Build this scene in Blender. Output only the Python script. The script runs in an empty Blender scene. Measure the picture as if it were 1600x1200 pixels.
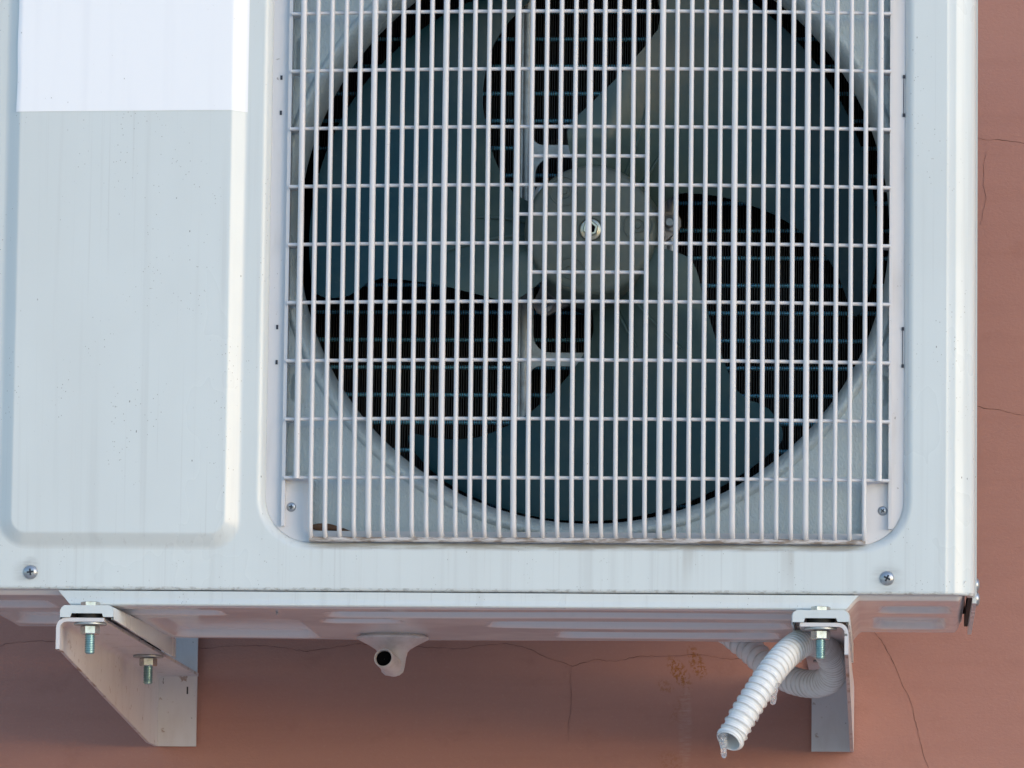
import bpy, bmesh, math, random
import numpy as np
from mathutils import Vector, Matrix
from mathutils.geometry import delaunay_2d_cdt
random.seed(4)
R = math.radians
sc = bpy.context.scene
COL = sc.collection

# ------------------------------------------------------------------ camera
cam_d = bpy.data.cameras.new("camera")
cam = bpy.data.objects.new("camera", cam_d)
COL.objects.link(cam)
cam_d.sensor_width = 36.0
cam_d.lens = 9000 / 1600 * 36.0
cam_d.clip_start = 0.1
cam_d.clip_end = 500
cx_ = Vector((0.9977452, 0.0660386, 0.0119735))      # image right
cy_ = Vector((0.0039732, 0.1199701, -0.9927696))     # image down
cz_ = Vector((-0.0669976, 0.9905787, 0.1194372))     # view direction
m = Matrix((cx_, -cy_, -cz_)).transposed().to_4x4()
m.translation = Vector((0.301489, -4.457604, -0.537467))
cam.matrix_world = m
sc.camera = cam

# ------------------------------------------------------------------ daylight
SUN_AZ, SUN_EL = R(133), R(11)          # azimuth clockwise from +Y (behind the wall)
w = bpy.data.worlds.new("World")
sc.world = w
w.use_nodes = True
nt = w.node_tree
nt.nodes.clear()
sky = nt.nodes.new("ShaderNodeTexSky")
sky.sky_type = 'NISHITA'
sky.sun_disc = False
sky.sun_elevation = SUN_EL
sky.sun_rotation = SUN_AZ
sky.air_density = 1.0
sky.dust_density = 0.45
sky.ozone_density = 2.8
bg = nt.nodes.new("ShaderNodeBackground")
bg.inputs[1].default_value = 0.15
wo = nt.nodes.new("ShaderNodeOutputWorld")
nt.links.new(sky.outputs[0], bg.inputs[0])
nt.links.new(bg.outputs[0], wo.inputs[0])

sun_d = bpy.data.lights.new("sun", 'SUN')
sun_d.energy = 0.39
sun_d.angle = R(42)
sun_d.color = (1.0, 0.82, 0.66)
sun = bpy.data.objects.new("sun", sun_d)
COL.objects.link(sun)
sdir = Vector((math.sin(SUN_AZ) * math.cos(SUN_EL), math.cos(SUN_AZ) * math.cos(SUN_EL), math.sin(SUN_EL)))
sun.rotation_euler = sdir.to_track_quat('Z', 'Y').to_euler()
sun.location = sdir * 20

sc.view_settings.view_transform = 'Standard'
sc.view_settings.look = 'None'
sc.view_settings.exposure = 1.17
sc.view_settings.gamma = 1.0
sc.render.engine = 'CYCLES'
sc.cycles.max_bounces = 10
sc.cycles.diffuse_bounces = 5
sc.cycles.glossy_bounces = 5
sc.cycles.transmission_bounces = 8

# ------------------------------------------------------------------ materials
def lin(r, g, b):
    f = lambda c: (c / 12.92 if c <= .04045 else ((c + .055) / 1.055) ** 2.4)
    return (f(r / 255), f(g / 255), f(b / 255), 1)

class Mat:
    def __init__(s, name, col, rough=.5, metal=0.0, spec=.5):
        s.m = bpy.data.materials.new(name)
        s.m.use_nodes = True
        s.t = s.m.node_tree
        s.p = s.t.nodes["Principled BSDF"]
        s.col = s.rgb(col)
        s.p.inputs["Roughness"].default_value = rough
        s.p.inputs["Metallic"].default_value = metal
        s.p.inputs["Specular IOR Level"].default_value = spec
        s.tc = s.t.nodes.new("ShaderNodeTexCoord")
        s.h = None
    def rgb(s, c):
        n = s.t.nodes.new("ShaderNodeRGB"); n.outputs[0].default_value = (*c[:3], 1); return n.outputs[0]
    def mapping(s, scale, loc=(0, 0, 0), rot=(0, 0, 0)):
        n = s.t.nodes.new("ShaderNodeMapping")
        n.inputs["Scale"].default_value = scale
        n.inputs["Location"].default_value = loc
        n.inputs["Rotation"].default_value = rot
        s.t.links.new(s.tc.outputs["Object"], n.inputs["Vector"])
        return n.outputs[0]
    def noise(s, scale=(1, 1, 1), detail=3, rough=.5, loc=(0, 0, 0), dist=0):
        n = s.t.nodes.new("ShaderNodeTexNoise")
        n.inputs["Scale"].default_value = 1
        n.inputs["Detail"].default_value = detail
        n.inputs["Roughness"].default_value = rough
        n.inputs["Distortion"].default_value = dist
        s.t.links.new(s.mapping(scale, loc), n.inputs["Vector"])
        return n.outputs[0]
    def voro(s, scale, loc=(0, 0, 0)):
        n = s.t.nodes.new("ShaderNodeTexVoronoi")
        n.inputs["Scale"].default_value = 1
        s.t.links.new(s.mapping(scale, loc), n.inputs["Vector"])
        return n.outputs["Distance"]
    def ramp(s, v, a, b, lo=0.0, hi=1.0):
        n = s.t.nodes.new("ShaderNodeMapRange")
        n.interpolation_type = 'SMOOTHSTEP'
        for k, x in zip(("From Min", "From Max", "To Min", "To Max"), (a, b, lo, hi)):
            n.inputs[k].default_value = x
        s.t.links.new(v, n.inputs["Value"])
        return n.outputs[0]
    def math(s, op, a, b):
        n = s.t.nodes.new("ShaderNodeMath"); n.operation = op
        for i, v in enumerate((a, b)):
            if isinstance(v, (int, float)): n.inputs[i].default_value = v
            else: s.t.links.new(v, n.inputs[i])
        return n.outputs[0]
    def sep(s):
        n = s.t.nodes.new("ShaderNodeSeparateXYZ")
        s.t.links.new(s.tc.outputs["Object"], n.inputs[0]); return n.outputs
    def mix(s, fac, c, mode='MIX'):
        n = s.t.nodes.new("ShaderNodeMix"); n.data_type = 'RGBA'; n.blend_type = mode
        s.t.links.new(fac, n.inputs[0])
        s.t.links.new(s.col, n.inputs[6])
        n.inputs[7].default_value = (*c[:3], 1)
        s.col = n.outputs[2]
    def bump(s, v, strength, dist=.001):
        n = s.t.nodes.new("ShaderNodeBump")
        n.inputs["Strength"].default_value = strength
        n.inputs["Distance"].default_value = dist
        s.t.links.new(v, n.inputs["Height"])
        if s.h: s.t.links.new(s.h, n.inputs["Normal"])
        s.h = n.outputs[0]
    def rough(s, v):
        s.t.links.new(v, s.p.inputs["Roughness"])
    def done(s):
        s.t.links.new(s.col, s.p.inputs["Base Color"])
        if s.h: s.t.links.new(s.h, s.p.inputs["Normal"])
        return s.m

def painted_steel(name, col, rough, dirty=1.0, stipple=0.0, grime=False):
    a = Mat(name, col, rough)
    st = a.noise((90, 90, 2.2), 3, .55)                              # rain streaks
    a.mix(a.ramp(st, .50, .74, 0, .22 * dirty), (.42, .43, .43))
    st2 = a.noise((320, 320, 3), 2, .5, loc=(3, 1, 7))
    a.mix(a.ramp(st2, .60, .76, 0, .20 * dirty), (.36, .36, .36))
    cl = a.noise((7, 7, 4), 4, .6)
    a.mix(a.ramp(cl, .40, .70, 0, .14 * dirty), (.50, .52, .50))
    sp = a.voro((135, 135, 70))                                       # fly specks and soot
    pick = a.noise((21, 21, 21), 2, .5, loc=(5, 5, 5))
    a.mix(a.math('MULTIPLY', a.ramp(sp, .035, .075, 1, 0), a.ramp(pick, .54, .62, 0, .7 * dirty)), (.06, .05, .045))
    sp2 = a.voro((330, 330, 240), loc=(2, 3, 4))
    pick2 = a.noise((30, 30, 14), 2, .5, loc=(9, 5, 1))
    a.mix(a.math('MULTIPLY', a.ramp(sp2, .08, .14, 1, 0), a.ramp(pick2, .50, .60, 0, .55 * dirty)), (.10, .09, .08))
    if grime:                                                          # dirt in the lip under the grille and along the folded seam
        o = a.sep()
        n1 = a.noise((26, 26, 210), 4, .65, loc=(6, 1, 2))
        band = a.math('MULTIPLY', a.ramp(o[2], -.1255, -.1235, 1, 0), a.ramp(o[2], -.1318, -.1285, 0, 1))
        span = a.math('MULTIPLY', a.ramp(o[0], -.168, -.145, 0, 1), a.ramp(o[0], .262, .285, 1, 0))
        a.mix(a.math('MULTIPLY', a.math('MULTIPLY', band, span), a.ramp(n1, .34, .62, .12, .7)), (.30, .26, .21))
        drip = a.noise((75, 75, 3), 3, .6, loc=(2, 2, 2))
        below = a.math('MULTIPLY', a.ramp(o[2], -.165, -.128, .25, 1), a.ramp(o[2], -.130, -.127, 1, 0))
        a.mix(a.math('MULTIPLY', a.math('MULTIPLY', below, span), a.ramp(drip, .54, .70, 0, .42)), (.36, .34, .31))
        n2 = a.noise((150, 150, 300), 4, .7, loc=(1, 8, 2))
        a.mix(a.math('MULTIPLY', a.ramp(o[2], -.1612, -.1598, 1, 0), a.ramp(n2, .48, .66, .12, .6)), (.22, .20, .18))
        for px, pz, rr, k in ((.293, -.1505, .016, .30), (-.3757, -.1440, .008, .45), (-.380, -.150, .013, .25)):
            dx = a.math('SUBTRACT', o[0], px); dz = a.math('SUBTRACT', o[2], pz)
            d = a.math('SQRT', a.math('ADD', a.math('MULTIPLY', dx, dx), a.math('MULTIPLY', dz, dz)), 0)
            a.mix(a.math('MULTIPLY', a.ramp(d, .3 * rr, rr, 1, 0), a.ramp(n1, .3, .7, .1, k * 1.6)), (.26, .25, .24))
    a.bump(a.noise((420, 420, 420), 2, .5), .045, .0006)
    a.bump(a.noise((14, 14, 6), 2, .5), .05, .002)
    if stipple: a.bump(a.noise((700, 700, 380), 2, .5), stipple, .001)
    a.rough(a.ramp(cl, .3, .7, rough - .04, rough + .08))
    return a.done()

M_panel = painted_steel("casing_paint", (.655, .70, .712), .28)
M_front = painted_steel("front_paint", (.655, .70, .705), .29, 1.0, 0.0, True)
M_face = painted_steel("recess_paint", (.53, .62, .645), .30, .6, .8)
M_base = painted_steel("base_paint", (.77, .77, .775), .14, .3)
def _brk():
    a = Mat("bracket_paint", (.66, .635, .645), .36)
    cl = a.noise((40, 40, 18), 4, .6)
    a.mix(a.ramp(cl, .45, .75, 0, .4), (.50, .45, .43))
    r1 = a.noise((120, 90, 120), 5, .65, loc=(1, 2, 3))
    a.mix(a.ramp(r1, .62, .70, 0, .7), (.26, .14, .085))
    k = a.noise((260, 260, 110), 3, .6, loc=(7, 2, 1))
    a.mix(a.ramp(k, .685, .73, 0, .85), (.05, .045, .04))
    a.bump(a.noise((300, 300, 300), 3, .5), .12, .0008)
    return a.done()
M_brk = _brk()
def _rusty():
    a = Mat("rusty_edge", (.60, .55, .52), .55)
    a.mix(a.ramp(a.noise((60, 34, 60), 4, .6), .52, .68, 0, .8), (.28, .16, .09))
    return a.done()
M_rust = _rusty()
def _gr():
    a = Mat("grille_plastic", (.66, .655, .67), .40)
    a.mix(a.ramp(a.noise((60, 60, 12), 3, .6), .5, .75, 0, .35), (.45, .42, .40))
    a.mix(a.ramp(a.noise((200, 200, 200), 3, .6, loc=(4, 4, 4)), .70, .76, 0, .6), (.18, .15, .13))
    a.bump(a.noise((500, 500, 300), 2, .5), .05, .0005)
    return a.done()
M_gr = _gr()
def _grime():
    a = Mat("grimy_rail_plastic", (.56, .53, .52), .5)
    a.mix(a.ramp(a.noise((55, 55, 300), 4, .65), .42, .62, 0, .9), (.20, .15, .11))
    return a.done()
M_grime = _grime()
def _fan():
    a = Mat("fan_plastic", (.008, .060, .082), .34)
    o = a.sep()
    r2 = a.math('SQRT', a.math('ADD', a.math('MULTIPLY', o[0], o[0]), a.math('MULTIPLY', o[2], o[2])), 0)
    dust_and_light = a.math('ADD', a.ramp(r2, .045, .185, .95, 0), a.ramp(a.noise((26, 26, 26), 4, .6), .42, .72, -.05, .22))  # dust, plus light falloff from the hub and sky blue painted into the colour
    a.mix(a.math('MINIMUM', a.math('MAXIMUM', dust_and_light, 0), 1), (.090, .138, .124))
    a.mix(a.ramp(a.noise((420, 420, 420), 2, .6), .66, .74, 0, .22), (.16, .19, .18))
    a.bump(a.noise((500, 500, 500), 2, .5), .06, .0005)
    return a.done()
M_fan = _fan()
def simple(name, col, rough, metal=0.0, bump=0, var=None):
    a = Mat(name, col, rough, metal)
    if var: a.mix(a.ramp(a.noise((130, 130, 130), 4, .6), .4, .7, 0, .8), var)
    if bump: a.bump(a.noise((380, 380, 380), 3, .5), bump, .0006)
    return a.done()
M_hub = simple('hub_plastic', (.118, .150, .135), .45, 0, .06, (.145, .165, .14))
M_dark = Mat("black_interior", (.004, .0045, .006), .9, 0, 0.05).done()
M_fin = simple("coil_fin_coating", (.022, .018, .015), .45, 0, 0, (.008, .008, .009))
M_tube = simple("coil_tube_blue", (.14, .45, .62), .35, .2)
M_galv = simple("galvanised_steel", (.42, .45, .47), .42, .6, .15, (.30, .31, .31))
M_zinc = simple("zinc_thread", (.26, .43, .47), .32, .75, .08, (.17, .27, .29))
M_nut = simple("zinc_nut", (.60, .62, .60), .27, .85, .1, (.38, .38, .35))
M_brass = simple("yellow_zinc", (.70, .67, .55), .25, .85, .05)
M_screw = simple("screw_steel", (.45, .48, .52), .32, .7, .12, (.30, .31, .32))
M_slot = simple("dark_recess", (.03, .035, .05), .6)
M_rub = simple("black_rubber", (.012, .011, .010), .7)
def _hose():
    a = Mat("hose_white_plastic", (.80, .81, .81), .38)
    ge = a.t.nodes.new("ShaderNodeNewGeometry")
    gr = a.math('MULTIPLY', a.ramp(ge.outputs["Pointiness"], .455, .50, .75, 0), a.ramp(a.noise((60, 60, 60), 4, .6), .3, .62, .25, 1))  # groove shade painted grey by pointiness, patched with grime noise
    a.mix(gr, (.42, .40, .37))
    a.mix(a.ramp(a.noise((130, 130, 130), 4, .6), .52, .72, 0, .3), (.60, .59, .57))
    a.bump(a.noise((380, 380, 380), 3, .5), .04, .0006)
    return a.done()
M_hose = _hose()
M_hose_old = M_hose
M_stick = None
def _st():
    a = Mat("sticker_paper", (.91, .925, .96), .5)
    a.mix(a.ramp(a.noise((60, 60, 3), 3, .5), .5, .75, 0, .18), (.70, .72, .78))
    sp = a.voro((170, 170, 120))
    a.mix(a.math('MULTIPLY', a.ramp(sp, .05, .1, 1, 0), a.ramp(a.noise((30, 30, 30), 2, .5), .52, .62, 0, .5)), (.25, .25, .25))
    return a.done()
M_stick = _st()
M_plast = simple("white_elbow_plastic", (.60, .58, .585), .45, 0, .1, (.50, .47, .46))
M_motor = simple("motor_grey", (.05, .055, .06), .5, .2)
M_ear = simple("motor_ear_cast", (.44, .41, .39), .45, .3, .1)
def _ice():
    a = Mat("clear_ice", (.92, .94, .97), .10)
    a.p.inputs["Transmission Weight"].default_value = .82
    a.p.inputs["IOR"].default_value = 1.31
    a.bump(a.noise((500, 500, 260), 3, .6), .07, .0006)
    return a.done()
M_ice = _ice()
M_leaf = simple("dry_leaf_brown", (.14, .07, .035), .7, 0, .3, (.07, .035, .02))
def _wall():
    a = Mat("painted_stucco", (.415, .203, .163), .75, 0, .3)
    a.mix(a.ramp(a.noise((1.8, 1.8, 1.8), 5, .6), .38, .66, 0, .45), (.45, .225, .175))
    a.mix(a.ramp(a.noise((5, 5, 60), 3, .55), .45, .75, 0, .22), (.33, .15, .115))      # roller bands
    a.mix(a.ramp(a.noise((260, 260, 330), 4, .75), .52, .74, 0, .42), (.47, .27, .22))
    a.mix(a.ramp(a.noise((17, 17, 24), 5, .65, loc=(3, 3, 3)), .54, .76, 0, .32), (.28, .115, .085))
    o = a.sep()
    def blob(px, pz, rx, rz, lean=0):
        dx = a.math('SUBTRACT', o[0], px); dz = a.math('SUBTRACT', o[2], pz)
        dx = a.math('ADD', dx, a.math('MULTIPLY', dz, lean))
        qx = a.math('MULTIPLY', dx, 1 / rx); qz = a.math('MULTIPLY', dz, 1 / rz)
        d = a.math('ADD', a.math('MULTIPLY', qx, qx), a.math('MULTIPLY', qz, qz))
        return a.ramp(d, .15, 1, 1, 0)
    sp = a.noise((330, 330, 330), 4, .7)
    for px, pz, rx, rz, ln, k in ((.110, -.183, .010, .017, .5, .9), (.125, -.174, .008, .018, .3, .8),
                                  (.098, -.196, .009, .008, .5, .42), (.112, -.212, .009, .022, -.4, .24),
                                  (.104, -.262, .014, .012, .2, .28), (.131, -.181, .006, .007, .0, .5)):
        f = a.math('MULTIPLY', blob(px, pz, rx, rz, ln), a.ramp(sp, .47, .56, 0, k))
        a.mix(f, (.30, .105, .02))
    f = a.math('MULTIPLY', blob(.116, -.232, .007, .05), a.ramp(a.noise((70, 70, 500), 3, .6), .4, .7, .05, .4))
    a.mix(f, (.52, .36, .32))
    a.bump(a.noise((300, 300, 420), 4, .7), .42, .0013)
    a.bump(a.noise((22, 22, 22), 3, .5), .18, .003)
    return a.done()
M_wall = _wall()
M_crack = simple("crack_dark", (.17, .08, .06), .9)
def _gnd():
    a = Mat("bounce_pavement", (.74, .62, .52), .85)  # unseen ground; pale warm tint added to bounce light onto underside and wall
    a.mix(a.ramp(a.noise((.6, .6, .6), 5, .6), .4, .65, 0, .5), (.64, .53, .44))
    return a.done()
M_gnd = _gnd()

# ------------------------------------------------------------------ mesh helpers (all coordinates in millimetres)
def mesh_data(name, verts, faces, mat, smooth=True, angle=35):
    me = bpy.data.meshes.new(name)
    v = np.asarray(verts, float) * .001
    me.from_pydata([tuple(p) for p in v], [], [tuple(f) for f in faces])
    me.materials.append(mat)
    bm = bmesh.new(); bm.from_mesh(me)
    bmesh.ops.recalc_face_normals(bm, faces=bm.faces)
    bm.to_mesh(me); bm.free()
    if smooth:
        me.polygons.foreach_set("use_smooth", [True] * len(me.polygons))
        me.set_sharp_from_angle(angle=R(angle))
    return me

def world_origin(o):
    p = Vector((0, 0, 0))
    while o: p = p + o.location; o = o.parent
    return p

def add(name, verts, faces, mat, parent=None, origin=None, smooth=True, angle=35):
    """one object; verts in world mm; origin (mm) becomes the object's origin"""
    v = np.asarray(verts, float)
    o_ = np.asarray(origin if origin is not None else v.mean(0), float)
    me = mesh_data(name, v - o_, faces, mat, smooth, angle)
    ob = bpy.data.objects.new(name, me)
    COL.objects.link(ob)
    ob.parent = parent
    ob.location = Vector(o_ * .001) - (world_origin(parent) if parent else Vector((0, 0, 0)))
    return ob

def thing(name, label, cat, loc, group=None):
    o = bpy.data.objects.new(name, None)
    o.empty_display_size = .05
    COL.objects.link(o)
    o.location = Vector(loc) * .001
    o["label"] = label; o["category"] = cat
    if group: o["group"] = group
    return o

def tag(o, label, cat, group=None):
    o["label"] = label; o["category"] = cat
    if group: o["group"] = group
    return o

class G:
    """mesh collector"""
    def __init__(s): s.v = []; s.f = []
    def add(s, v, f):
        n = len(s.v); s.v += [tuple(p) for p in v]; s.f += [tuple(i + n for i in q) for q in f]; return s
    def box(s, x0, x1, y0, y1, z0, z1):
        v = [(x, y, z) for x in (x0, x1) for y in (y0, y1) for z in (z0, z1)]
        return s.add(v, [(0, 1, 3, 2), (4, 6, 7, 5), (0, 4, 5, 1), (2, 3, 7, 6), (0, 2, 6, 4), (1, 5, 7, 3)])
    def grid(s, P, closed_u=False, closed_v=False):
        P = np.asarray(P, float); a, b = P.shape[:2]
        v = P.reshape(-1, 3); f = []
        for i in range(a if closed_u else a - 1):
            for j in range(b if closed_v else b - 1):
                i2, j2 = (i + 1) % a, (j + 1) % b
                f.append((i * b + j, i2 * b + j, i2 * b + j2, i * b + j2))
        return s.add(v, f)
    def lathe(s, prof, c, axis='y', n=32, a0=0.0, cap0=False, cap1=False):
        """prof = (r, t): radius and position along the axis"""
        P = []
        for r, t in prof:
            row = []
            for k in range(n):
                a = a0 + 2 * math.pi * k / n
                u, w_ = r * math.cos(a), r * math.sin(a)
                row.append({'y': (c[0] + u, c[1] + t, c[2] + w_), 'z': (c[0] + u, c[1] + w_, c[2] + t),
                            'x': (c[0] + t, c[1] + u, c[2] + w_)}[axis])
            P.append(row)
        n0 = len(s.v)
        s.grid(P, False, True)
        if cap0: s.f.append(tuple(n0 + k for k in range(n))[::-1])
        if cap1: s.f.append(tuple(n0 + (len(P) - 1) * n + k for k in range(n)))
        return s
    def tube(s, path, radii, n=12, caps=True, section=None):
        """sweep a section (list of (a,b) multipliers) along a path with parallel frames"""
        path = [Vector(p) for p in path]
        sec = section or [(math.cos(2 * math.pi * k / n), math.sin(2 * math.pi * k / n)) for k in range(n)]
        n = len(sec)
        T = [(path[min(i + 1, len(path) - 1)] - path[max(i - 1, 0)]).normalized() for i in range(len(path))]
        u = Vector((1, 0, 0)) if abs(T[0].x) < .8 else Vector((0, 0, 1))
        rows = []
        for i, p in enumerate(path):
            u = (u - T[i] * u.dot(T[i])).normalized()
            v = T[i].cross(u)
            r = radii if isinstance(radii, tuple) else (radii[i] if hasattr(radii, '__len__') else radii)
            ru, rv = r if hasattr(r, '__len__') else (r, r)
            rows.append([p + u * (a * ru) + v * (b * rv) for a, b in sec])
        n0 = len(s.v)
        s.grid([[tuple(q) for q in row] for row in rows], False, True)
        if caps:
            s.f.append(tuple(n0 + k for k in range(n))[::-1])
            s.f.append(tuple(n0 + (len(rows) - 1) * n + k for k in range(n)))
        return s
    def obj(s, name, mat, parent=None, origin=None, smooth=True, angle=35):
        return add(name, s.v, s.f, mat, parent, origin, smooth, angle)

def rrect(x0, x1, z0, z1, r, n=10):
    pts = []
    for cx, cz, a in ((x1 - r, z0 + r, -90), (x1 - r, z1 - r, 0), (x0 + r, z1 - r, 90), (x0 + r, z0 + r, 180)):
        for k in range(n + 1):
            t = R(a + 90 * k / n)
            pts.append((cx + r * math.cos(t), cz + r * math.sin(t)))
    return pts
def circle(cx, cz, r, n=96):
    return [(cx + r * math.cos(2 * math.pi * k / n), cz + r * math.sin(2 * math.pi * k / n)) for k in range(n)]
def round_poly(pts, n=6):
    """pts = (x, z, radius): polygon with filleted corners"""
    out = []
    N = len(pts)
    for i in range(N):
        p = Vector(pts[i][:2]); r = pts[i][2]
        if r <= 0: out.append(tuple(p)); continue
        a = (Vector(pts[i - 1][:2]) - p).normalized(); b = (Vector(pts[(i + 1) % N][:2]) - p).normalized()
        ang = a.angle(b); d = r / math.tan(ang / 2)
        p0, p1 = p + a * d, p + b * d
        c = p + (a + b).normalized() * (r / math.sin(ang / 2))
        v0, v1 = p0 - c, p1 - c
        tot = v0.angle(v1); sgn = 1 if v0.x * v1.y - v0.y * v1.x > 0 else -1
        for k in range(n + 1):
            t = sgn * tot * k / n
            out.append((c.x + v0.x * math.cos(t) - v0.y * math.sin(t), c.y + v0.x * math.sin(t) + v0.y * math.cos(t)))
    return out
def inside(p, loop):
    x, y = p; c = False; j = len(loop) - 1
    for i in range(len(loop)):
        xi, yi = loop[i]; xj, yj = loop[j]
        if (yi > y) != (yj > y) and x < (xj - xi) * (y - yi) / (yj - yi) + xi: c = not c
        j = i
    return c
def fill(outer, holes):
    """triangulate a planar region: returns 2-D verts and faces"""
    v = []; e = []
    for L in [outer] + holes:
        n0 = len(v); v += [Vector(p) for p in L]
        e += [(n0 + i, n0 + (i + 1) % len(L)) for i in range(len(L))]
    ov, oe, of, *_ = delaunay_2d_cdt(v, e, [], 1, 1e-5)
    F = []
    for f in of:
        c = sum((ov[i] for i in f), Vector((0, 0))) / len(f)
        if inside(c, outer) and not any(inside(c, h) for h in holes): F.append(tuple(f))
    return [tuple(p) for p in ov], F
def plate(g, outer, holes, y0, y1):
    """solid plate in the XZ plane between y0 and y1"""
    v, f = fill(outer, holes)
    g.add([(x, y0, z) for x, z in v], f)
    g.add([(x, y1, z) for x, z in v], [q[::-1] for q in f])
    for L in [outer] + holes:
        g.grid([[(x, y0, z) for x, z in L], [(x, y1, z) for x, z in L]], False, True)
    return g

# ------------------------------------------------------------------ wall and ground
WY = 590.0
g = G().box(-3200, 2600, WY, WY + 250, -2150, 2900)
wall = g.obj("building_wall", M_wall, None, (0, WY, 0), False)
tag(wall, "red brown painted stucco wall with thin cracks behind the air conditioner", "wall")
gnd = G().add([(-40000, -60000, -2150), (40000, -60000, -2150), (40000, WY + 200, -2150), (-40000, WY + 200, -2150)],
              [(0, 1, 2, 3)]).obj("ground", M_gnd, None, (0, 0, -2150), False)
gnd["kind"] = "structure"
CRACKS = [
 ([(330, 290.5), (347, 292.5), (363.1, 292.9), (371.6, 291.7), (380.1, 290), (388.5, 290.6), (399.8, 288.9), (413.9, 287.2), (440, 286), (470, 281)], .55),
 ([(377.8, 280.3), (375.6, 265.4), (375.1, 249.4), (377.9, 237.9), (375.1, 226.5), (372.9, 213.9)], .35),
 ([(340, 56), (363.7, 54), (372.1, 52.9), (380.6, 50.7), (389, 50.2), (400.2, 47.4), (414.2, 44.1), (450, 40), (490, 30)], .55),
 ([(270, -120), (278.6, -143.4), (282, -147.9), (287.1, -153.5), (291.6, -161.9), (296.1, -170.3), (300.1, -178.7), (304, -188.2), (306.8, -195.4), (311.3, -202.7), (314.1, -210.5), (315.9, -219.5), (318.1, -229), (322.6, -245.7), (324.3, -254.1), (329.4, -268), (336, -300)], .5),
 ([(-560, -170), (-496.9, -165.8), (-482.7, -161.7), (-474.2, -160.5), (-457.1, -159.2), (-437.1, -160.8), (-405.8, -158.3), (-348.8, -160.8), (-311.7, -165), (-297.6, -163.8), (-263.5, -161.9), (-240.8, -164), (-218, -167.2), (-195.4, -163.6), (-172.8, -160.1), (-138.8, -162.1), (-99.2, -163), (-82.3, -164), (-65.3, -161), (-42.8, -158.6), (-28.7, -161.3), (-20.2, -164.1), (-6, -171.3), (8.2, -175.2), (16.6, -178.5), (36.3, -172.1), (53.2, -174.3), (75.7, -169), (98.2, -169.4), (126.2, -167), (154.4, -171.3), (200, -168)], .42),
 ([(15.5, -179.1), (14.5, -189.2), (15.8, -203.3), (15.4, -217.3), (13.2, -228.6), (13.4, -245.4)], .25),
]
for pts, wd in CRACKS:
    P = []
    rr = random.Random(len(pts))
    for (x0, z0), (x1, z1) in zip(pts[:-1], pts[1:]):
        d = math.hypot(x1 - x0, z1 - z0); n = max(2, int(d / 3))
        nx, nz = -(z1 - z0) / d, (x1 - x0) / d
        for k in range(n):
            t = k / n; j = rr.uniform(-.5, .5) * (0 if k == 0 else 1)
            P.append((x0 + (x1 - x0) * t + nx * j, z0 + (z1 - z0) * t + nz * j, nx, nz))
    P.append((*pts[-1], P[-1][2], P[-1][3]))
    rows = []
    for i, (x, z, nx, nz) in enumerate(P):
        h = .52 * wd * rr.uniform(.25, 1.0) * (.55 + .9 * abs(math.sin(i * .21 + len(pts)))) * min(1, .25 + min(i, len(P) - 1 - i) / 4)
        rows.append([(x + nx * h, WY - .15, z + nz * h), (x, WY - .35, z), (x - nx * h, WY - .15, z - nz * h)])
    G().grid(rows).obj("crack", M_crack, wall)

# ------------------------------------------------------------------ air conditioner: casing
FX, FZ = 57.5, 130.0                       # fan axis
RX, RZ = 59.0, 129.5                       # bellmouth axis
TOP, BOT, LEFT, RIGHT = 395.0, -163.0, -436.0, 361.0
ac = thing("air_conditioner", "white outdoor air conditioner unit with round fan behind a barred grille", "air conditioner", (-37, 170, -176))

def rings(g, rect, prof, n=10):
    """loops going inward from a rounded rectangle: prof = (inset, y)"""
    x0, x1, z0, z1, r = rect
    L = [rrect(x0 + d, x1 - d, z0 + d, z1 - d, max(r - d, 1.5), n) for d, y in prof]
    g.grid([[(x, y, z) for x, z in l] for l, (d, y) in zip(L, prof)], False, True)
    return L[0], L[-1]

g = G()
RID = (-403.5, -210.8, -131.5, 352, 24)
RPROF = [(0, 0), (1.0, -.1), (2.2, -.42), (3.6, -1.05), (5.0, -1.9), (11.0, -5.6), (12.1, -6.1), (12.9, -6.28), (13.6, -6.3)]
ro, ri = rings(g, RID, RPROF)
HOLE = (-200.0, 313.0, -131.5, 387.5, 42)
HPROF = [(0, 0), (1.0, .08), (2.2, .42), (3.6, 1.2), (5.6, 3.1), (6.8, 4.9), (7.5, 6.8), (7.9, 9.5), (8.1, 19.4), (8.8, 20.2), (9.6, 20.4)]
ho, hi = rings(g, HOLE, HPROF, 14)
outer = [(LEFT + 18, BOT + 1.5), (338, BOT + 1.5), (338, TOP - 8), (LEFT + 18, TOP - 8)]
v, f = fill(outer, [ro, ho]); g.add([(x, 0, z) for x, z in v], f)
v, f = fill(ri, []); g.add([(x, RPROF[-1][1], z) for x, z in v], f)
# rolled right and left edges of the front panel, then the folded bottom and top
RP = [(338, 0), (339.2, .25), (340.5, .75), (344.5, .95), (346.2, 1.3), (347.6, 2.2), (350.2, 3.3), (354.2, 6.0), (357.6, 9.6), (360, 14), (361, 19), (361.2, 27)]
g.grid([[(x, y, BOT + 1.5), (x, y, TOP - 8)] for x, y in RP])
LP = [(LEFT + 18, 0), (LEFT + 12, 1.2), (LEFT + 6, 5), (LEFT + 2, 11), (LEFT, 19), (LEFT, 27)]
g.grid([[(x, y, BOT + 1.5), (x, y, TOP - 8)] for x, y in LP])
edge = [(x, y) for x, y in LP[::-1]] + RP
def inset(x, y, d):
    return (min(max(x, LEFT + d), 361.2 - d), y + d * (1 if y < 20 else 0))
g.grid([[(x, y, BOT + 1.5) for x, y in edge],
        [(*inset(x, y, .35), BOT + .6) for x, y in edge],
        [(*inset(x, y, 1.2), BOT + .05) for x, y in edge],
        [(*inset(x, y, 6), BOT) for x, y in edge]])
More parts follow.
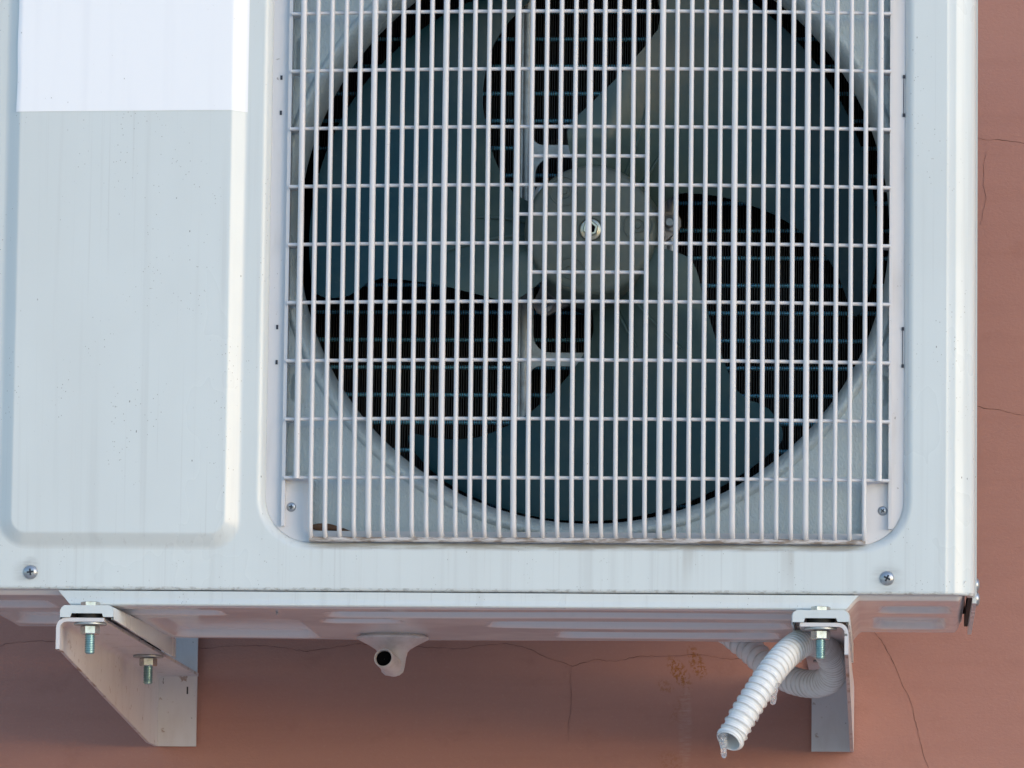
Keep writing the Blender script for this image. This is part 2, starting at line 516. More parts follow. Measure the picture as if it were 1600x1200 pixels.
g.grid([[(x, y, TOP - 8) for x, y in edge], [(*inset(x, y, 3), TOP - 3) for x, y in edge], [(*inset(x, y, 8), TOP) for x, y in edge]])
front = g.obj("front_panel", M_front, ac, (0, 0, 0), True, 40)

# recessed face round the fan, with pressed side ribs
g = G()
FR = circle(RX, RZ, 248.6, 144)
ribs = []
for cx in (-169.5, 287.5):
    ribs.append((cx - 6.5, cx + 6.5, -14, 11, 6.0))
    ribs.append((cx - 6.5, cx + 6.5, 248, 280, 6.0))
loops = []
for rb in ribs:
    a, b = rings(g, rb, [(0, 20.4), (1.5, 19.8), (3, 18.2), (4.2, 17.6)], 8)
    loops.append(a)
    v, f = fill(b, []); g.add([(x, 17.6, z) for x, z in v], f)
cl = [(min(max(x, -187.5), 301.5), z) for x, z in FR]
v, f = fill(hi, [cl] + loops)
g.add([(x, 20.4, z) for x, z in v], f)
g.obj("fan_surround", M_face, ac, (0, 0, 0), True, 40)

# bellmouth ring round the fan
g = G()
g.lathe([(250, 21.5), (248.6, 18.6), (247.2, 17.0), (245.2, 16.4), (243.2, 17.2), (240.6, 20), (238.4, 24), (236.6, 30), (235.2, 38), (234.6, 48), (234.6, 62), (236.4, 66)],
        (RX, 0, RZ), 'y', 144)
g.obj("fan_ring", M_face, ac, (FX, 40, FZ), True, 60)

# casing behind
G().box(359.4, 362.6, 30, 345, -167, TOP - 6).obj("side_panel", M_panel, ac, (361, 188, 110), False)
G().box(LEFT - 1, LEFT + 1.4, 29, 345, -160, TOP - 6).obj("side_panel", M_panel, ac, (LEFT, 188, 110), False)
G().box(LEFT + 4, 357, 10, 345, TOP - 9, TOP - 6).obj("top_panel", M_panel, ac, (-37, 180, TOP - 7), False)
g = G()
g.box(LEFT + 4, 357, 338, 344, -150, TOP - 12)
g.box(-214, -208, 42, 337, -150, TOP - 12)
g.box(309, 315, 42, 337, -150, TOP - 12)
g.box(-208, 309, 42, 337, -157, -151)
g.obj("inner_partition", M_dark, ac, (0, 200, 100), False)
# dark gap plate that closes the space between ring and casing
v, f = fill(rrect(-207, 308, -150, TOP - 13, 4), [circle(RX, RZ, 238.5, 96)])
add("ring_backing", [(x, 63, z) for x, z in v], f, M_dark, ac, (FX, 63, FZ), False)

# base pan: dished sheet with pressed channels underneath
def sstep(t): t = np.clip(t, 0, 1); return t * t * (3 - 2 * t)
xs = np.concatenate([np.linspace(-434, -357, 24), np.linspace(-355, -341, 12), np.linspace(-338, 254, 215), np.linspace(256, 273, 14), np.linspace(275, 351, 32), np.array([352.2, 353.2, 353.8, 354])])
ys = np.concatenate([np.linspace(4, 22, 14), np.linspace(24, 330, 124), np.linspace(332, 344, 8)])
X, Y = np.meshgrid(xs, ys, indexing='ij')
Z = np.full_like(X, -166.5)
drop = sstep((X + 354.5) / 11) * sstep((272 - X) / 11)
Z -= 9.3 * drop
Z += 7.0 * (1 - sstep((Y - 4) / 13)) * (1 - drop) + 4.0 * (1 - sstep((Y - 5) / 10)) * drop
Z += 9.0 * sstep((Y - 331) / 13)
Z += 8.0 * sstep((X - 349) / 5)
def emboss(x0, x1, y0, y1, h, s=7, r=16):
    cx, cy = (x0 + x1) / 2, (y0 + y1) / 2
    qx = np.abs(X - cx) - (x1 - x0) / 2 + r; qy = np.abs(Y - cy) - (y1 - y0) / 2 + r
    d = np.minimum(np.maximum(qx, qy), 0) + np.hypot(np.maximum(qx, 0), np.maximum(qy, 0)) - r
    return h * (1 - sstep((d + s) / s))
for e in ((-300, -178, 120, 318, 4.0), (-150, 235, 38, 96, 4.0), (-160, -95, 110, 160, 4.2), (-30, 215, 128, 196, 4.2),
          (-165, -158, 226, 230, .1), (20, 205, 226, 300, 4.5), (-330, -230, 36, 92, 2.5),
          (-430, -372, 60, 140, 3.2), (-430, -365, 178, 300, 4.0), (285, 345, 60, 140, 3.2), (280, 342, 180, 300, 3.8)):
    Z += emboss(*e[:4], e[4] * 1.7)
Z += .5 * np.sin(X / 61) * np.sin(Y / 47)
g = G().grid(np.stack([X, Y, Z], -1))
n0 = len(g.v)
base = g.obj("base_pan", M_base, ac, (-40, 170, -170), True, 60)
# front lip of the base pan
g = G()
outl = [(-353.2, -163.9), (-344.4, -174.6), (261.6, -174.6), (270.6, -163.9)]
prof = [(2.2, 0.0, 0), (1.6, -.3, .3), (1.4, -.8, .8)]
sec = [(4.5, -163.9), (2.2, -163.7), (1.5, -164.3), (1.4, -165.5), (1.4, -169), (1.2, -171.6), (.7, -172.6), (.7, -174.2), (1.6, -175.2), (4, -175.6), (9, -175.2), (9.0, -163.9)]
def xl(z): return -353.6 + (-163.9 - z) * .87
def xr(z): return 271.0 - (-163.9 - z) * .87
g.grid([[(xl(z), y, z) for y, z in sec], [(xl(z) + 1.2, y - .25, z) for y, z in sec], [(xr(z) - 1.2, y - .25, z) for y, z in sec], [(xr(z), y, z) for y, z in sec]], False, True)
n = len(sec); g.f.append(tuple(range(n))); g.f.append(tuple(range(3 * n, 4 * n))[::-1])
g.obj("base_lip", M_panel, ac, (-40, 3, -169), True, 30)

G().box(356.4, 359.2, 30, 338, -161.0, -150).obj('gap_shade', M_rub, ac, None, False)  # dark filler strip added for the shade in the gap beside the base pan
# blank sticker that follows the raised plate
def ridge_y(x):
    d = min(x - RID[0], RID[1] - x)
    return float(np.interp(d, [p[0] for p in RPROF], [p[1] for p in RPROF]))
xs_ = list(np.linspace(-394.2, -389, 6)) + list(np.linspace(-380, -228, 10)) + list(np.linspace(-225, -211.3, 16))
rows = []
for x in xs_:
    t = (x + 394) / 183
    zb = 214.1 + 1.6 * t - (0.9 * max(0, (t - .92) / .08))
    rows.append([(x + .25 * math.sin(z / 9) * (1 if x < -392 else 0), ridge_y(x) - .35 - (0.5 * max(0, (-391 - x) / 3.0)), z) for z in np.linspace(zb, 340, 40)])
st = G().grid(rows).obj("sticker", M_stick, ac, (-300, -8, 270), True, 60)
st["label"] = "blank white sticker on the raised left plate"

# ---- screws
def screw_mesh(r, h):
    g = G().lathe([(r * 1.02, .2), (r, -.25 * h), (r * .86, -.62 * h), (r * .6, -.88 * h), (r * .3, -.98 * h), (.02, -h)], (0, 0, 0), 'y', 24)
    g2 = G()
    for a in (25, 115):
        c, s_ = math.cos(R(a)), math.sin(R(a))
        L, W_ = r * .48, r * .13
        P = [(c * u - s_ * q, y, s_ * u + c * q) for y in (-h - .06, -h * .5) for u, q in ((-L, -W_), (L, -W_), (L, W_), (-L, W_))]
        g2.add(P, [(0, 1, 2, 3), (4, 7, 6, 5), (0, 4, 5, 1), (1, 5, 6, 2), (2, 6, 7, 3), (3, 7, 4, 0)])
    return mesh_data("screw", g.v, g.f, M_screw), mesh_data("cross_recess", g2.v, g2.f, M_slot, False)
S_big, S_small = screw_mesh(5.6, 2.8), screw_mesh(3.7, 1.4)
def link(name, me, parent, loc, rot=(0, 0, 0)):
    o = bpy.data.objects.new(name, me); COL.objects.link(o); o.parent = parent
    o.location = Vector(loc) * .001 - world_origin(parent); o.rotation_euler = rot
    return o
def screw(ms, parent, x, y, z, rot=0, side=False):
    e = (0, rot, 0) if not side else (0, 0, R(90))
    if not side: link("screw", ms[0], parent, (x, y, z), e); link("cross_recess", ms[1], parent, (x, y, z), e)
    else: link("screw", ms[0], parent, (x, y, z), e)
screw(S_big, front, -375.7, 0, -149.8, .3)
screw(S_big, front, 293, 0, -150.5, .9)
screw(S_big, ac, 362.4, 40, -152, 0, True)
screw(S_big, ac, 362.6, 42, -162.5, 0, True)
# tip of a self-tapping screw under the lip
g = G()
prof = [(2.5, 0)]
for k in range(4):
    z = -1.7 * k - .3; r = 2.5 * (1 - .16 * k)
    prof += [(r * .62, z - .25), (r, z - .85), (r * .62, z - 1.3)]
prof += [(.1, -8.4)]
g.lathe(prof, (-185.7, 40, -171.0), 'z', 14)
g.obj("screw_tip", M_screw, ac)
# clip slots beside the grille
for x, z0, z1 in ((304.6, 214, 244.5), (304.4, 16, 45.2)):
    g = G().box(x - .4, x + .1, 5.6, 7, z0, z1)
    for z in (z0, z1): g.box(x - .9, x + 1.0, 5.2, 7, z - 1.3, z + 1.3)
    g.obj("clip_slot", M_slot, front, None, False)
for z in (243.6, 215.5, 45, 17.2):
    G().box(-186.6, -184.9, 5.6, 7, z - 1.7, z + 1.7).obj("clip_slot", M_slot, front, None, False)

# ------------------------------------------------------------------ grille
grille = None
frame_out = rrect(-192.6, 305.6, -124.1, 380.1, 35, 14)
xb1, xb2 = -158.6, 277.4
frame_in = round_poly([(-177, -73, 1), (xb1 + 1.5, -73, 1), (xb1 + 1.5, -115.5, 1), (xb2 - 1.5, -115.5, 1), (xb2 - 1.5, -73, 1), (294, -73, 1),
                       (294, 333, 1), (xb2 - 1.5, 333, 1), (xb2 - 1.5, 371, 1), (xb1 + 1.5, 371, 1), (xb1 + 1.5, 333, 1), (-177, 333, 1)], 2)
g = plate(G(), frame_out, [frame_in], 6.2, 12.5)
# raised edge strips left and right
g.box(-179.6, -176.9, 1.2, 9, -112, 366)
g.box(293.8, 296.4, 1.2, 9, -112, 366)
grille = g.obj("grille", M_gr, ac, (FX, 8, FZ), True, 30)
g = G()
g.tube([(x, .6 - 3.5 * (1 - ((x - FX) / 230) ** 2), -122.6) for x in np.linspace(-157, 276, 30)], (2.0, 1.9), 10)
g.obj("bottom_rail", M_grime, grille, None)
def bulge(x, z):
    u = (x - FX) / 236.0; t = (z - FZ) / 252.0
    return -3.5 - 13.0 * (1 - u * u) * (1 - t ** 6)
OCT = [(math.copysign(abs(math.cos(a)) ** .75, math.cos(a)), math.copysign(abs(math.sin(a)) ** .75, math.sin(a))) for a in [2 * math.pi * (k + .5) / 12 for k in range(12)]]
for i in range(41):
    x = -167.4 + 11.345 * i
    thick = i % 5 == 0
    hw = 2.4 if thick else 1.85
    if i in (0, 40):
        zz = np.linspace(-75.5, 335.5, 24)
        path = [(x, bulge(x, z), z) for z in zz]
    else:
        zz = np.linspace(-108, 368, 26)
        yb = bulge(x, -108); yt = bulge(x, 368)
        path = [(x, 9.0, -121.0), (x, 5.0, -120.6), (x, .5 + yb * .25, -118.8), (x, yb * .75, -115.2), (x, yb * .97, -111.4)] + [(x, bulge(x, z), z) for z in zz] + \
               [(x, yt * .97, 371.5), (x, yt * .75, 375.2), (x, 1, 378), (x, 9, 379)]
    b = G().tube(path, [(hw, 3.4)] * len(path), section=OCT).obj("vertical_bar", M_gr, grille, (x, 0, FZ), True, 60)
    b.name = "vertical_bar"
def hbar(z, x0, x1):
    P = [(x, bulge(x, z) + 2.6, z) for x in np.linspace(x0, x1, 36)]
    G().tube(P, (1.45, 1.7), 10).obj("horizontal_bar", M_gr, grille, (FX, 0, z), True, 60)
for k in range(10):
    z = -74.6 + 46.0 * k
    hbar(z, -177.5, 294.5)
    # short webs that tie the bar ends back to the frame
    for x0, x1 in ((-178, -172), (289, 295)):
        G().box(x0, x1, 2, 14, z - 1.1, z + 1.1).obj("bar_web", M_gr, grille, None, False)
hbar(178.2, 12, 103); hbar(132.2, 1, 115); hbar(86.4, 12, 103)
screw(S_small, grille, -172.3, 6.2, -96.9, .5)
screw(S_small, grille, 289.4, 6.2, -97.4, 1.1)
# faint moulded mark plate in the left corner
g = plate(G(), rrect(-176.0, -160.5, -84.5, -75.5, .8, 3), [rrect(-175.2, -161.3, -83.7, -76.3, .5, 3)], 5.8, 6.6)
for z in (-78.4, -80.2, -82): g.box(-173.6, -164, 5.85, 6.6, z - .3, z + .3)
g.obj("moulded_mark", M_gr, grille, None, False)

# ------------------------------------------------------------------ fan
fan = bpy.data.objects.new("fan", None); COL.objects.link(fan); fan.parent = ac
fan.location = Vector((FX, 55, FZ)) * .001 - world_origin(ac)
TR = [(226, .5), (220, -1), (211, -1.8), (200, -2.1), (190, -1.2), (183, 0), (171, .4), (155, -1.5), (135, -5), (120, -9.5), (110, -13.5), (100, -18.5), (94, -23), (88, -27.5), (83, -30.5), (75, -32), (60, -33), (48, -33)]
LE = [(226, 77), (223.5, 82), (221, 86), (217, 87.8), (212, 87.5), (205, 84), (197, 80), (182, 74), (165, 69), (148, 64), (132, 60), (118, 56), (103, 51.5), (88, 47), (80, 44), (72, 43), (60, 44), (48, 46)]
def ip(tab, r):
    t = sorted(tab); return float(np.interp(r, [a for a, b in t], [b for a, b in t]))
rad = [47, 52, 57, 62, 67, 72, 77, 82, 86, 90, 94, 98, 103, 108, 114, 120, 127, 135, 145, 155, 163, 171, 178, 183, 187, 190, 195, 200, 206, 211, 216, 219, 221.5, 223.5, 225, 226.2, 226.6]
def blade(ref):
    rows = []
    for r in rad:
        a, b = ip(TR, min(r, 226)), ip(LE, min(r, 226))
        if r > 225: a += (r - 225) * 1.1; b -= (r - 225) * 1.2
        row = []
        for k in range(29):
            s = k / 28; rel = a + (b - a) * s
            th = R(ref - rel)
            y = 66 + 100 * max(rel, -6) / 95 + (0 if rel > -6 else (rel + 6) * .25)
            y += -7 * math.sin(math.pi * s) * (1 - r / 300)                 # camber
            if r < 74: y = y + (74 - r) * .35
            row.append((FX + r * math.cos(th), y, FZ + r * math.sin(th)))
        rows.append(row)
    A = np.array(rows)
    g = G()
    B = A.copy(); B[:, :, 1] += 2.6
    g.grid(A); g.grid(B[::-1])
    per = [(i, 0) for i in range(len(rad))] + [(len(rad) - 1, k) for k in range(1, 29)] + [(i, 28) for i in range(len(rad) - 2, -1, -1)] + [(0, k) for k in range(27, 0, -1)]
    g.grid([[A[i] for i in per], [B[i] for i in per]], False, True)
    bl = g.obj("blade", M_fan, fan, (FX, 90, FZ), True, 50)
    # two stiffening ribs at the root
    for off, r0, r1 in ((12, 52, 118), (26, 52, 96)):
        P = []
        for r in np.linspace(r0, r1, 12):
            rel = off - (r - 50) * .10
            th = R(ref - rel); y = 66 + 100 * rel / 95 - 7 * math.sin(math.pi * .5) * (1 - r / 300) - .6 + (max(0, 74 - r) * .35)
            P.append((FX + r * math.cos(th), y, FZ + r * math.sin(th)))
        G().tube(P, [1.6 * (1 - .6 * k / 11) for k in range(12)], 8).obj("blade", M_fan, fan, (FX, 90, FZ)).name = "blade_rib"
for ref in (193, 73, 313): blade(ref)
g = G()
g.lathe([(.1, 56), (9, 56), (9.4, 54.2), (47, 54.2), (50, 55), (51.6, 57), (52.6, 61), (55, 84), (56.5, 112), (54, 112.5), (50, 90), (30, 90), (.1, 90)], (FX, 0, FZ), 'y', 72)
for a in (125, 5, 245):
    bx, bz = FX + 37.5 * math.cos(R(a)), FZ + 37.5 * math.sin(R(a))
    for r0, h in ((11.4, .9), (5.2, 1.4)):
        g.lathe([(r0 + .5, .1), (r0 + .3, -h), (r0 - .3, -h), (r0 - .5, .1)], (bx, 54.2, bz), 'y', 32)
    g.lathe([(2.4, .1), (2.1, -1.2), (.1, -1.2)], (bx, 54.2, bz), 'y', 16)
hub = g.obj("hub", M_hub, fan, (FX, 55, FZ), True, 40)
g = G()
g.lathe([(8.6, 54.1), (8.6, 52.9), (8.0, 52.4), (5.6, 51.9), (5.6, 51)], (FX, 0, FZ), 'y', 28)
g.lathe([(6.4, 53), (6.4, 47.2), (5.7, 46.4), (4.2, 46.4), (3.9, 47.2), (3.9, 52)], (FX, 0, FZ), 'y', 6, .3)
g.obj("hub_nut", M_brass, fan, (FX, 50, FZ), True, 25)
G().lathe([(3.7, 52), (3.7, 47.8), (3.0, 47.2), (.1, 47.4)], (FX, 0, FZ), 'y', 20).obj("shaft_end", M_dark, fan, (FX, 50, FZ))

# ------------------------------------------------------------------ motor bracket, motor, coil
def mx(x): return 2 * FX - x
g = G()
half = [(-6.6, 372, 0), (-6.6, -112, 0), (3.2, -112, 0), (3.2, 35, 8), (mx(3.2), 35, 8), (mx(3.2), -112, 0), (mx(-6.6), -112, 0), (mx(-6.6), 372, 0), (mx(3.2), 372, 0), (mx(3.2), 216.5, 8), (3.2, 216.5, 8), (3.2, 372, 0)]
plate(g, round_poly(half), [round_poly([(5.5, 46, 14), (mx(5.5), 46, 14), (mx(5.5), 206, 14), (5.5, 206, 14)])], 168, 171)
for x in (-1.7, mx(-1.7)):
    g.tube([(x, 167.6, -112), (x, 167.6, 372)], (3.2, 2.2), 10)
mb = g.obj("motor_bracket", M_galv, ac, (FX, 170, FZ), True, 35)
g = G()
g.lathe([(.1, 118), (20, 118), (22, 122), (46, 124), (50, 128), (50, 200), (46, 204), (.1, 204)], (FX, 0, FZ), 'y', 48)
motor = g.obj("motor", M_motor, ac, (FX, 160, FZ), True, 40)
for a in (227, 20, 133, 313):
    c, s_ = math.cos(R(a)), math.sin(R(a))
    def q(u, v): return (FX + c * u - s_ * v, FZ + s_ * u + c * v)
    g = G()
    plate(g, [q(46, -16), q(58, -11), q(66, -8.5), q(70, -5), q(71.5, 0), q(70, 5), q(66, 8.5), q(58, 11), q(46, 16)], [], 160, 167.5)
    ear = g.obj("mounting_ear", M_ear, motor, None, True, 30)
    bx, bz = q(62, 0)
    g = G().lathe([(6.8, 160), (6.8, 158.6), (4.2, 158.2), (4.2, 154.5), (3, 153.8), (.1, 153.8)], (bx, 0, bz), 'y', 20)
    g.obj("ear_bolt", M_screw, motor, None, True, 30)
coil = None
g = G()
for k in range(236):
    x = -177 + 2.0 * k + random.uniform(-.16, .16)
    g.box(x, x + .6, 224 + random.uniform(0, .8), 246, -150, TOP - 14)
coil = G().box(-180, 296, 247, 250, -150, TOP - 14).obj("coil", M_dark, ac, (FX, 248, FZ), False)
fin = g.obj("fin", M_fin, coil, (FX, 235, FZ), False)
fin["kind"] = "stuff"
for k in range(-11, 12):
    z = 132 + 22.8 * k
    if z < -145 or z > TOP - 20: continue
    G().tube([(-178, 226.4, z), (294, 226.4, z)], 1.8, 12).obj("tube", M_tube, coil, None)

# ------------------------------------------------------------------ mounting feet, drain elbow
def foot(x0, x1):
    g = G()
    yF, yB = -24.0, 362.0
    sec = [(x0, -188.5), (x0, -181.5), (x0 + 1, -179), (x0 + 3.5, -177.6), (x1 - 3.5, -177.6), (x1 - 1, -179), (x1, -181.5), (x1, -188.5),
           (x1 - 1.6, -188.5), (x1 - 1.6, -181.5), (x1 - 4, -179.4), (x0 + 4, -179.4), (x0 + 1.6, -181.5), (x0 + 1.6, -188.5)]
    cx = (x0 + x1) / 2
    def sl(y, k): return [(cx + (x - cx) * k, y, z + (max(0, y - 20) / 340 * 7.0 if z > -185 else -1.5 * max(0, y) / 340)) for x, z in sec]
    g.grid([sl(yF + 2.5, .96), sl(yF + 5, 1), sl(yB, 1)], False, True)
    n = len(sec); g.f.append(tuple(2 * n + k for k in range(n)))
    # closed front flange with a notch over the rubber pad
    o = [(x0 + .9, -186.8), (x0 + .9, -181.5), (x0 + 2, -179), (x0 + 4.3, -177.4), (x1 - 4.3, -177.4), (x1 - 2, -179), (x1 - .9, -181.5), (x1 - .9, -186.4), (cx + 13, -186.4), (cx + 12, -183.6), (cx - 12, -183.6), (cx - 13, -186.8)]
    plate(g, o, [], yF, yF + 2.6)
    return g.obj("mounting_foot", M_panel, ac, None, True, 35)
foot(-349.2, -305.8); foot(219.6, 264.6)
g = G()
DX, DY = -115.3, 282
EZ = 9.0
g.lathe([(29.6, -186.3), (30, -187.0), (29.6, -188.2), (20, -193.2), (14.5, -196.5), (12.4, -199), (11.2, -204), (10.2, -211), (9.0, -215.4), (6, -218), (.1, -219)], (DX, DY, 0), 'z', 40)
g.lathe([(.1, -183.4), (27, -183.4), (27, -186.3), (29.6, -186.3)], (DX, DY, 0), 'z', 40)
n0 = len(g.v)
ax = [(DX + 1, DY + 4, -210.6), (DX - .5, DY - 8, -209.6), (DX - 3.2, DY - 22, -207.4), (DX - 4.8, DY - 31, -205.9)]
g.tube(ax, [8.4, 8.4, 8.1, 8.0], 24, False)
g.tube(ax[::-1], [6.7, 6.7, 6.7, 6.7], 24, False)
d = (Vector(ax[-1]) - Vector(ax[-2])).normalized()
rim = []
u = Vector((1, 0, 0)); u = (u - d * u.dot(d)).normalized(); vv = d.cross(u)
rim = [[tuple(Vector(ax[-1]) + d * t + (u * math.cos(a) + vv * math.sin(a)) * r_) for a in [2 * math.pi * k / 24 for k in range(24)]] for r_, t in ((8.0, 0), (7.7, .5), (7.0, .5), (6.7, 0))]
g.grid(rim, False, True)
g.v = [(x, y, z + EZ) for x, y, z in g.v]
elbow = g.obj("drain_elbow", M_plast, ac, (DX, DY, -186), True, 40)
G().lathe([(6.65, 0), (.1, 0)], (DX - 4.3, DY - 27, -206.6 + EZ), 'y', 20).obj("bore_shade", M_dark, elbow)  # black disc painted in for the shade inside the elbow mouth
G().lathe([(26.5, -174), (26.5, -178.5)], (DX, DY, 0), 'z', 32).obj("elbow_gap_shade", M_dark, elbow)  # black band added for the shade in the gap above the elbow flange

# ------------------------------------------------------------------ wall brackets
hexa = [(math.cos(R(60 * k + 8)), math.sin(R(60 * k + 8))) for k in range(6)]
def hexnut(cx, cy, z0, z1, r, bore=None):
    g = G()
    h = z1 - z0; c = .12 * h
    rows = []
    for k, z in ((.90, z0), (1, z0 + c), (1, z1 - c), (.90, z1)):
        rows.append([(cx + r * k * a, cy + r * k * b, z) for a, b in hexa])
    g.grid(rows, False, True); g.f.append(tuple(range(6))[::-1]); g.f.append(tuple(range(18, 24)))
    return g
def make_bolt(parent, x, y, top=True):
    g = G()
    prof = [(3.7, -176)]
    z = -186.0
    while z > -213.2:
        prof += [(4.05, z), (4.05, z - .35), (3.45, z - .8), (3.45, z - 1.05)]
        z -= 1.4
    prof += [(3.4, -213.6), (2.9, -214.2), (.1, -214.2)]
    g.lathe(prof, (x, y, 0), 'z', 18)
    b = g.obj("bolt", M_zinc, parent, (x, y, -195), True, 30)
    hd = hexnut(x, y, -177.2, -173.6, 7.6); hd.obj("bolt_head", M_nut, b, None, True, 20)
    hexnut(x, y, -199.2, -192.2, 7.5).obj("nut", M_nut, b, None, True, 20)
    G().lathe([(4.2, -190.2), (12.4, -190.2), (12.8, -190.6), (12.8, -191.6), (12.4, -192), (4.2, -192)], (x, y, 0), 'z', 32).obj("washer", M_galv, b)
    G().lathe([(8, -179.6), (10.6, -180), (11, -183), (10.6, -186.6), (8, -187)], (x, y, 0), 'z', 24).obj("rubber_pad", M_rub, b)
    return b
def bracket(sx, x_web, label):
    """sx = +1: flange runs to +x from the web (left bracket); -1 mirrored"""
    t = thing("wall_bracket", label, "wall bracket", (x_web, 585, -253), "steel brackets under the air conditioner")
    X_ = lambda d: x_web + sx * d
    th = 3.0; r = 8.0
    g = G()
    yF, yB = -22.0, 588.0
    # bent sheet: web (vertical) + flange (horizontal), joined by a bend; swept from front to wall
    def row(y):
        zb = -211.5 if y < 0 else max(-211.5 - (y / 530.0) * 40.5, -252)
        o = [(X_(0), zb)] + [(X_(0 + r - r * math.cos(R(a))), -187 - r + r * math.sin(R(a))) for a in range(0, 91, 15)] + [(X_(37.5), -187)]
        i = [(X_(37.5), -187 - th)] + [(X_(r - (r - th) * math.cos(R(a))), -187 - r + (r - th) * math.sin(R(a))) for a in range(90, -1, -15)] + [(X_(th), zb)]
        return [(x, y, z) for x, z in o + i]
    ysr = [yF, 0] + list(np.linspace(40, 530, 14)) + [560, yB]
    rows = [row(y) for y in ysr]
    g.grid(rows, False, True)
    n = len(rows[0])
    # end caps as quad strips
    for k, y in ((0, yF), (len(rows) - 1, yB)):
        m_ = n // 2
        for j in range(m_ - 1):
            a, b, c, d_ = j, j + 1, n - 2 - j, n - 1 - j
            g.f.append(tuple(k * n + q_ for q_ in (a, b, c, d_)))
    arm = g.obj("arm", M_brk, t, (x_web, 300, -200), True, 40)
    # folded wall plate
    g = G()
    xs0, xs1 = sorted((X_(th + .1), X_(37.0)))
    g.box(xs0, xs1, 583.2, 587.0, -252.0, -189.4)
    g.obj("wall_plate", M_brk, t, None, False)
    g = G()
    g.box(xs0, xs1, 583.2, 587.0, -187.6, -120)
    g.obj("wall_plate", M_brk, t, None, False)
    # small black slot in the flange under the nut
    # rusty raw edges
    e = X_(37.5)
    G().box(min(e, e + sx * .35), max(e, e + sx * .35), yF + 10, 580, -189.6, -187.4).obj("cut_edge", M_rust, t, None, False)
    zs = [(-21, -211.6), (0, -211.6), (265, -231.9), (530, -252.1)]
    g = G()
    g.grid([[(X_(.3), y, z - .25), (X_(th - .3), y, z - .25), (X_(th - .3), y, z + .2), (X_(.3), y, z + .2)] for y, z in zs], False, True)
    g.obj("cut_edge", M_rust, t, None, False)
    # anchor bolts in the wall plate
    if sx > 0:
        G().box(x_web + 28, x_web + 29.4, 582.9, 584, -206, -199.5).obj('slot', M_slot, t, None, False)
    for bx, bz in ():
        hexnut_y = G().lathe([(5.2, 583.2), (5.2, 578), (4.4, 577), (.1, 577)], (bx, 0, bz), 'y', 6)
        hexnut_y.obj("anchor_bolt", M_slot, t, None, True, 20)
    return t
bl = bracket(1, -351.5, "white steel bracket under the left end, its slanted web and two blue bolts showing")
make_bolt(bl, -326.5, -10); make_bolt(bl, -325.5, 335)
br = bracket(-1, 263.6, "white steel bracket under the right end, partly hidden by the ribbed hose")
make_bolt(br, 242.0, -10); make_bolt(br, 244.0, 335)

# ------------------------------------------------------------------ drain hose with icicles
CP = [(172.9, -49, -280.3), (175.7, -45, -275.3), (182.9, -40, -261.2), (193.3, -30, -243.2), (205.6, -14, -222.9), (218.4, 10.0, -206.6), (231.1, 50.0, -196.0), (243.4, 110.0, -196.4), (249.8, 180.0, -204.1), (246.6, 235.0, -212.1), (233.0, 280.0, -213.8), (212.8, 320.0, -207.5), (193.6, 345.0, -194.2), (178.0, 365.0, -179.4), (162.9, 385.0, -165.6),
      (140, 450, -140), (120, 480, -60)]
cp = np.array(CP, float)
def catmull(P, n):
    P = np.vstack([2 * P[0] - P[1], P, 2 * P[-1] - P[-2]]); out = []
    for i in range(1, len(P) - 2):
        for k in range(n):
            t = k / n; a, b, c, d = P[i - 1:i + 3]
            out.append(.5 * ((2 * b) + (c - a) * t + (2 * a - 5 * b + 4 * c - d) * t * t + (3 * b - a - 3 * c + d) * t ** 3))
    out.append(P[-2]); return np.array(out)
dense = catmull(cp, 60)
L = np.concatenate([[0], np.cumsum(np.linalg.norm(np.diff(dense, axis=0), axis=1))])
step = .42
ss = np.arange(0, L[-1], step)
pth = np.stack([np.interp(ss, L, dense[:, k]) for k in range(3)], 1)
ph = 0.0; rads = []
for s_ in ss:
    pitch = 6.6 if s_ < 62 else (6.6 - 1.9 * min(1, (s_ - 62) / 40) if s_ < 210 else min(9.0, 4.7 + 4.3 * (s_ - 210) / 45))
    ph += step / pitch
    u = ph % 1.0
    ridge = math.exp(-((u - .5) / (.13 if s_ < 90 else .19)) ** 2)
    body = .35 * math.sin(math.pi * min(1, abs(u - .5) / .5)) 
    far = min(1, max(0, (s_ - 200) / 50))
    h = 1.7 if s_ < 90 else 2.1
    wave = math.exp(-((u - .5) / .2) ** 2)
    rads.append(((9.75 if s_ < 90 else 9.3) + h * ridge + body) * (1 - far) + (7.7 + 4.0 * wave) * far)
rads[0] = 9.6
g = G()
g.tube(pth, rads, 40, False)
inner = pth[:90]
g.tube(inner[::-1], [8.7] * len(inner), 40, False)
T = Vector(pth[1] - pth[0]).normalized()
u = (Vector((1, 0, 0)) - T * T.x).normalized(); vv = T.cross(u)
ring = lambda r_, t_: [tuple(Vector(pth[0]) + T * t_ + (u * math.cos(a) + vv * math.sin(a)) * r_) for a in [2 * math.pi * k / 40 for k in range(40)]]
g.grid([ring(9.6, 0), ring(9.4, -.4), ring(8.9, -.4), ring(8.7, 0)], False, True)
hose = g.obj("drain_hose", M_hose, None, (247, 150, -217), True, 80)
tag(hose, "white ribbed drain hose looping through the right bracket, open end hanging down", "hose")

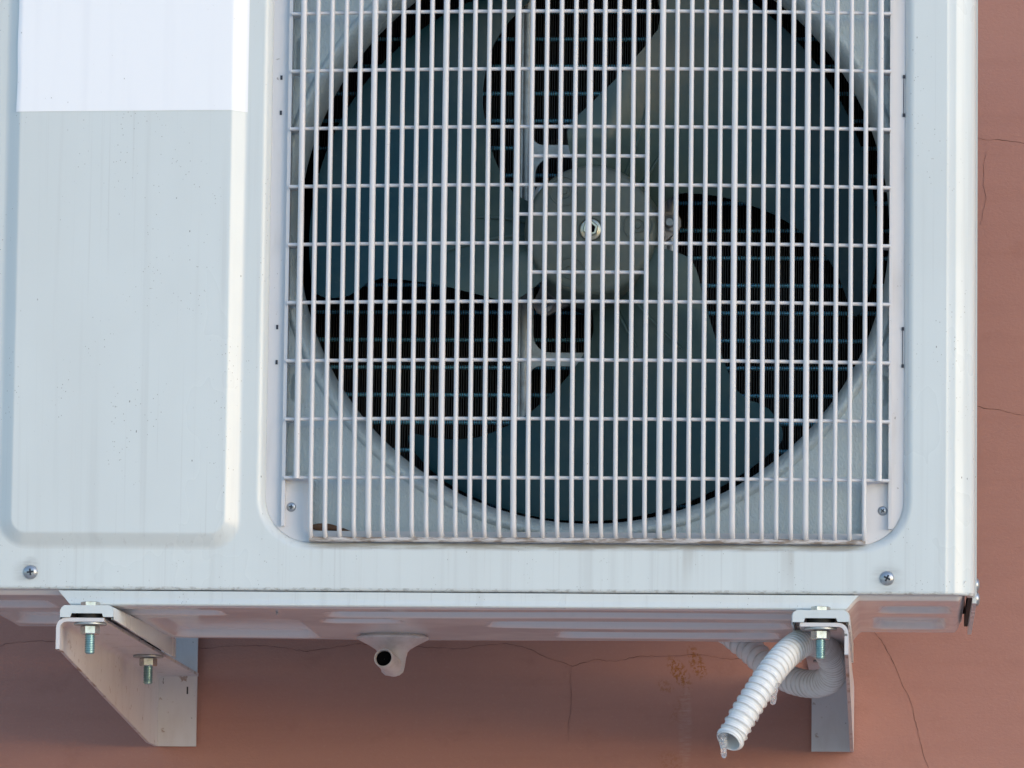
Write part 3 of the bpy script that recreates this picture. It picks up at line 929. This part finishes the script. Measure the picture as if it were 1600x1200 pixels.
def icicle(x, y, z0, z1, r0, r1, lean, label, seed):
    rr = random.Random(seed); P, rad_ = [], []
    n = 26
    for k in range(n):
        t = k / (n - 1)
        P.append((x + lean * t, y, z0 + (z1 - z0) * t))
        r = r0 + (r1 - r0) * min(1, t * 1.35) ** .8
        r *= 1 + .09 * math.sin(t * 17 + seed)
        if t > .86: r *= math.sqrt(max(0, 1 - ((t - .86) / .14) ** 2)) * .98 + .02
        rad_.append(r)
    o = G().tube(P, rad_, 14).obj("icicle", M_ice, None, (x, y, z0))
    tag(o, label, "icicle", "icicles on the drain hose")
    # trapped bubbles
    for k in range(4):
        t = .2 + .19 * k + rr.uniform(-.05, .05)
        c = (x + lean * t + rr.uniform(-.3, .3), y, z0 + (z1 - z0) * t); q = .55 * (r0 + (r1 - r0) * min(1, t * 1.3)) * rr.uniform(.6, 1)
        G().lathe([(.02, -q * 1.3), (q * .7, -q * .85), (q, 0), (q * .7, q * .9), (.02, q * 1.4)], c, 'z', 10).obj("bubble", M_bub, o)
M_bub = Mat("air_bubble", (1, 1, 1), .02)
M_bub.p.inputs["Transmission Weight"].default_value = 1
M_bub.p.inputs["IOR"].default_value = .77
M_bub = M_bub.done()
icicle(168.2, -50, -274.5, -294.0, 4.3, 2.2, 1.2, "clear icicle hanging from the open end of the white hose", 1)
icicle(206.6, -24, -234, -251.0, 4.2, 2.5, -.8, "clear icicle hanging under the middle of the white hose", 2)
icicle(194.8, -34, -252, -264.5, 2.4, 1.3, -1.0, "smallest icicle, low on the right side of the white hose", 3)

# ------------------------------------------------------------------ dry leaf on the grille ledge
rows = []
for k in range(22):
    t = k / 21
    x = -156.5 + 38 * t
    wd = 3.3 * math.sin(math.pi * min(1, t * 1.45 + .06)) ** .8 if t < .62 else max(.25, 1.5 * (1 - (t - .62) / .38))
    z = -112.2 - 3.6 * t + 1.2 * math.sin(t * 5)
    rows.append([(x, 9.5 + 2.2 * c_ ** 2 - 3, z + wd * c_ + .6 * math.sin(9 * t + 2 * c_)) for c_ in (-1, -.6, -.2, .2, .6, 1)])
A = np.array(rows); B = A + np.array([0, .5, 0])
g = G(); g.grid(A); g.grid(B[::-1])
lf = g.obj("dry_leaf", M_leaf, None, None, True, 60)
tag(lf, "curled brown dry leaf caught in the grille at its bottom left corner", "leaf")
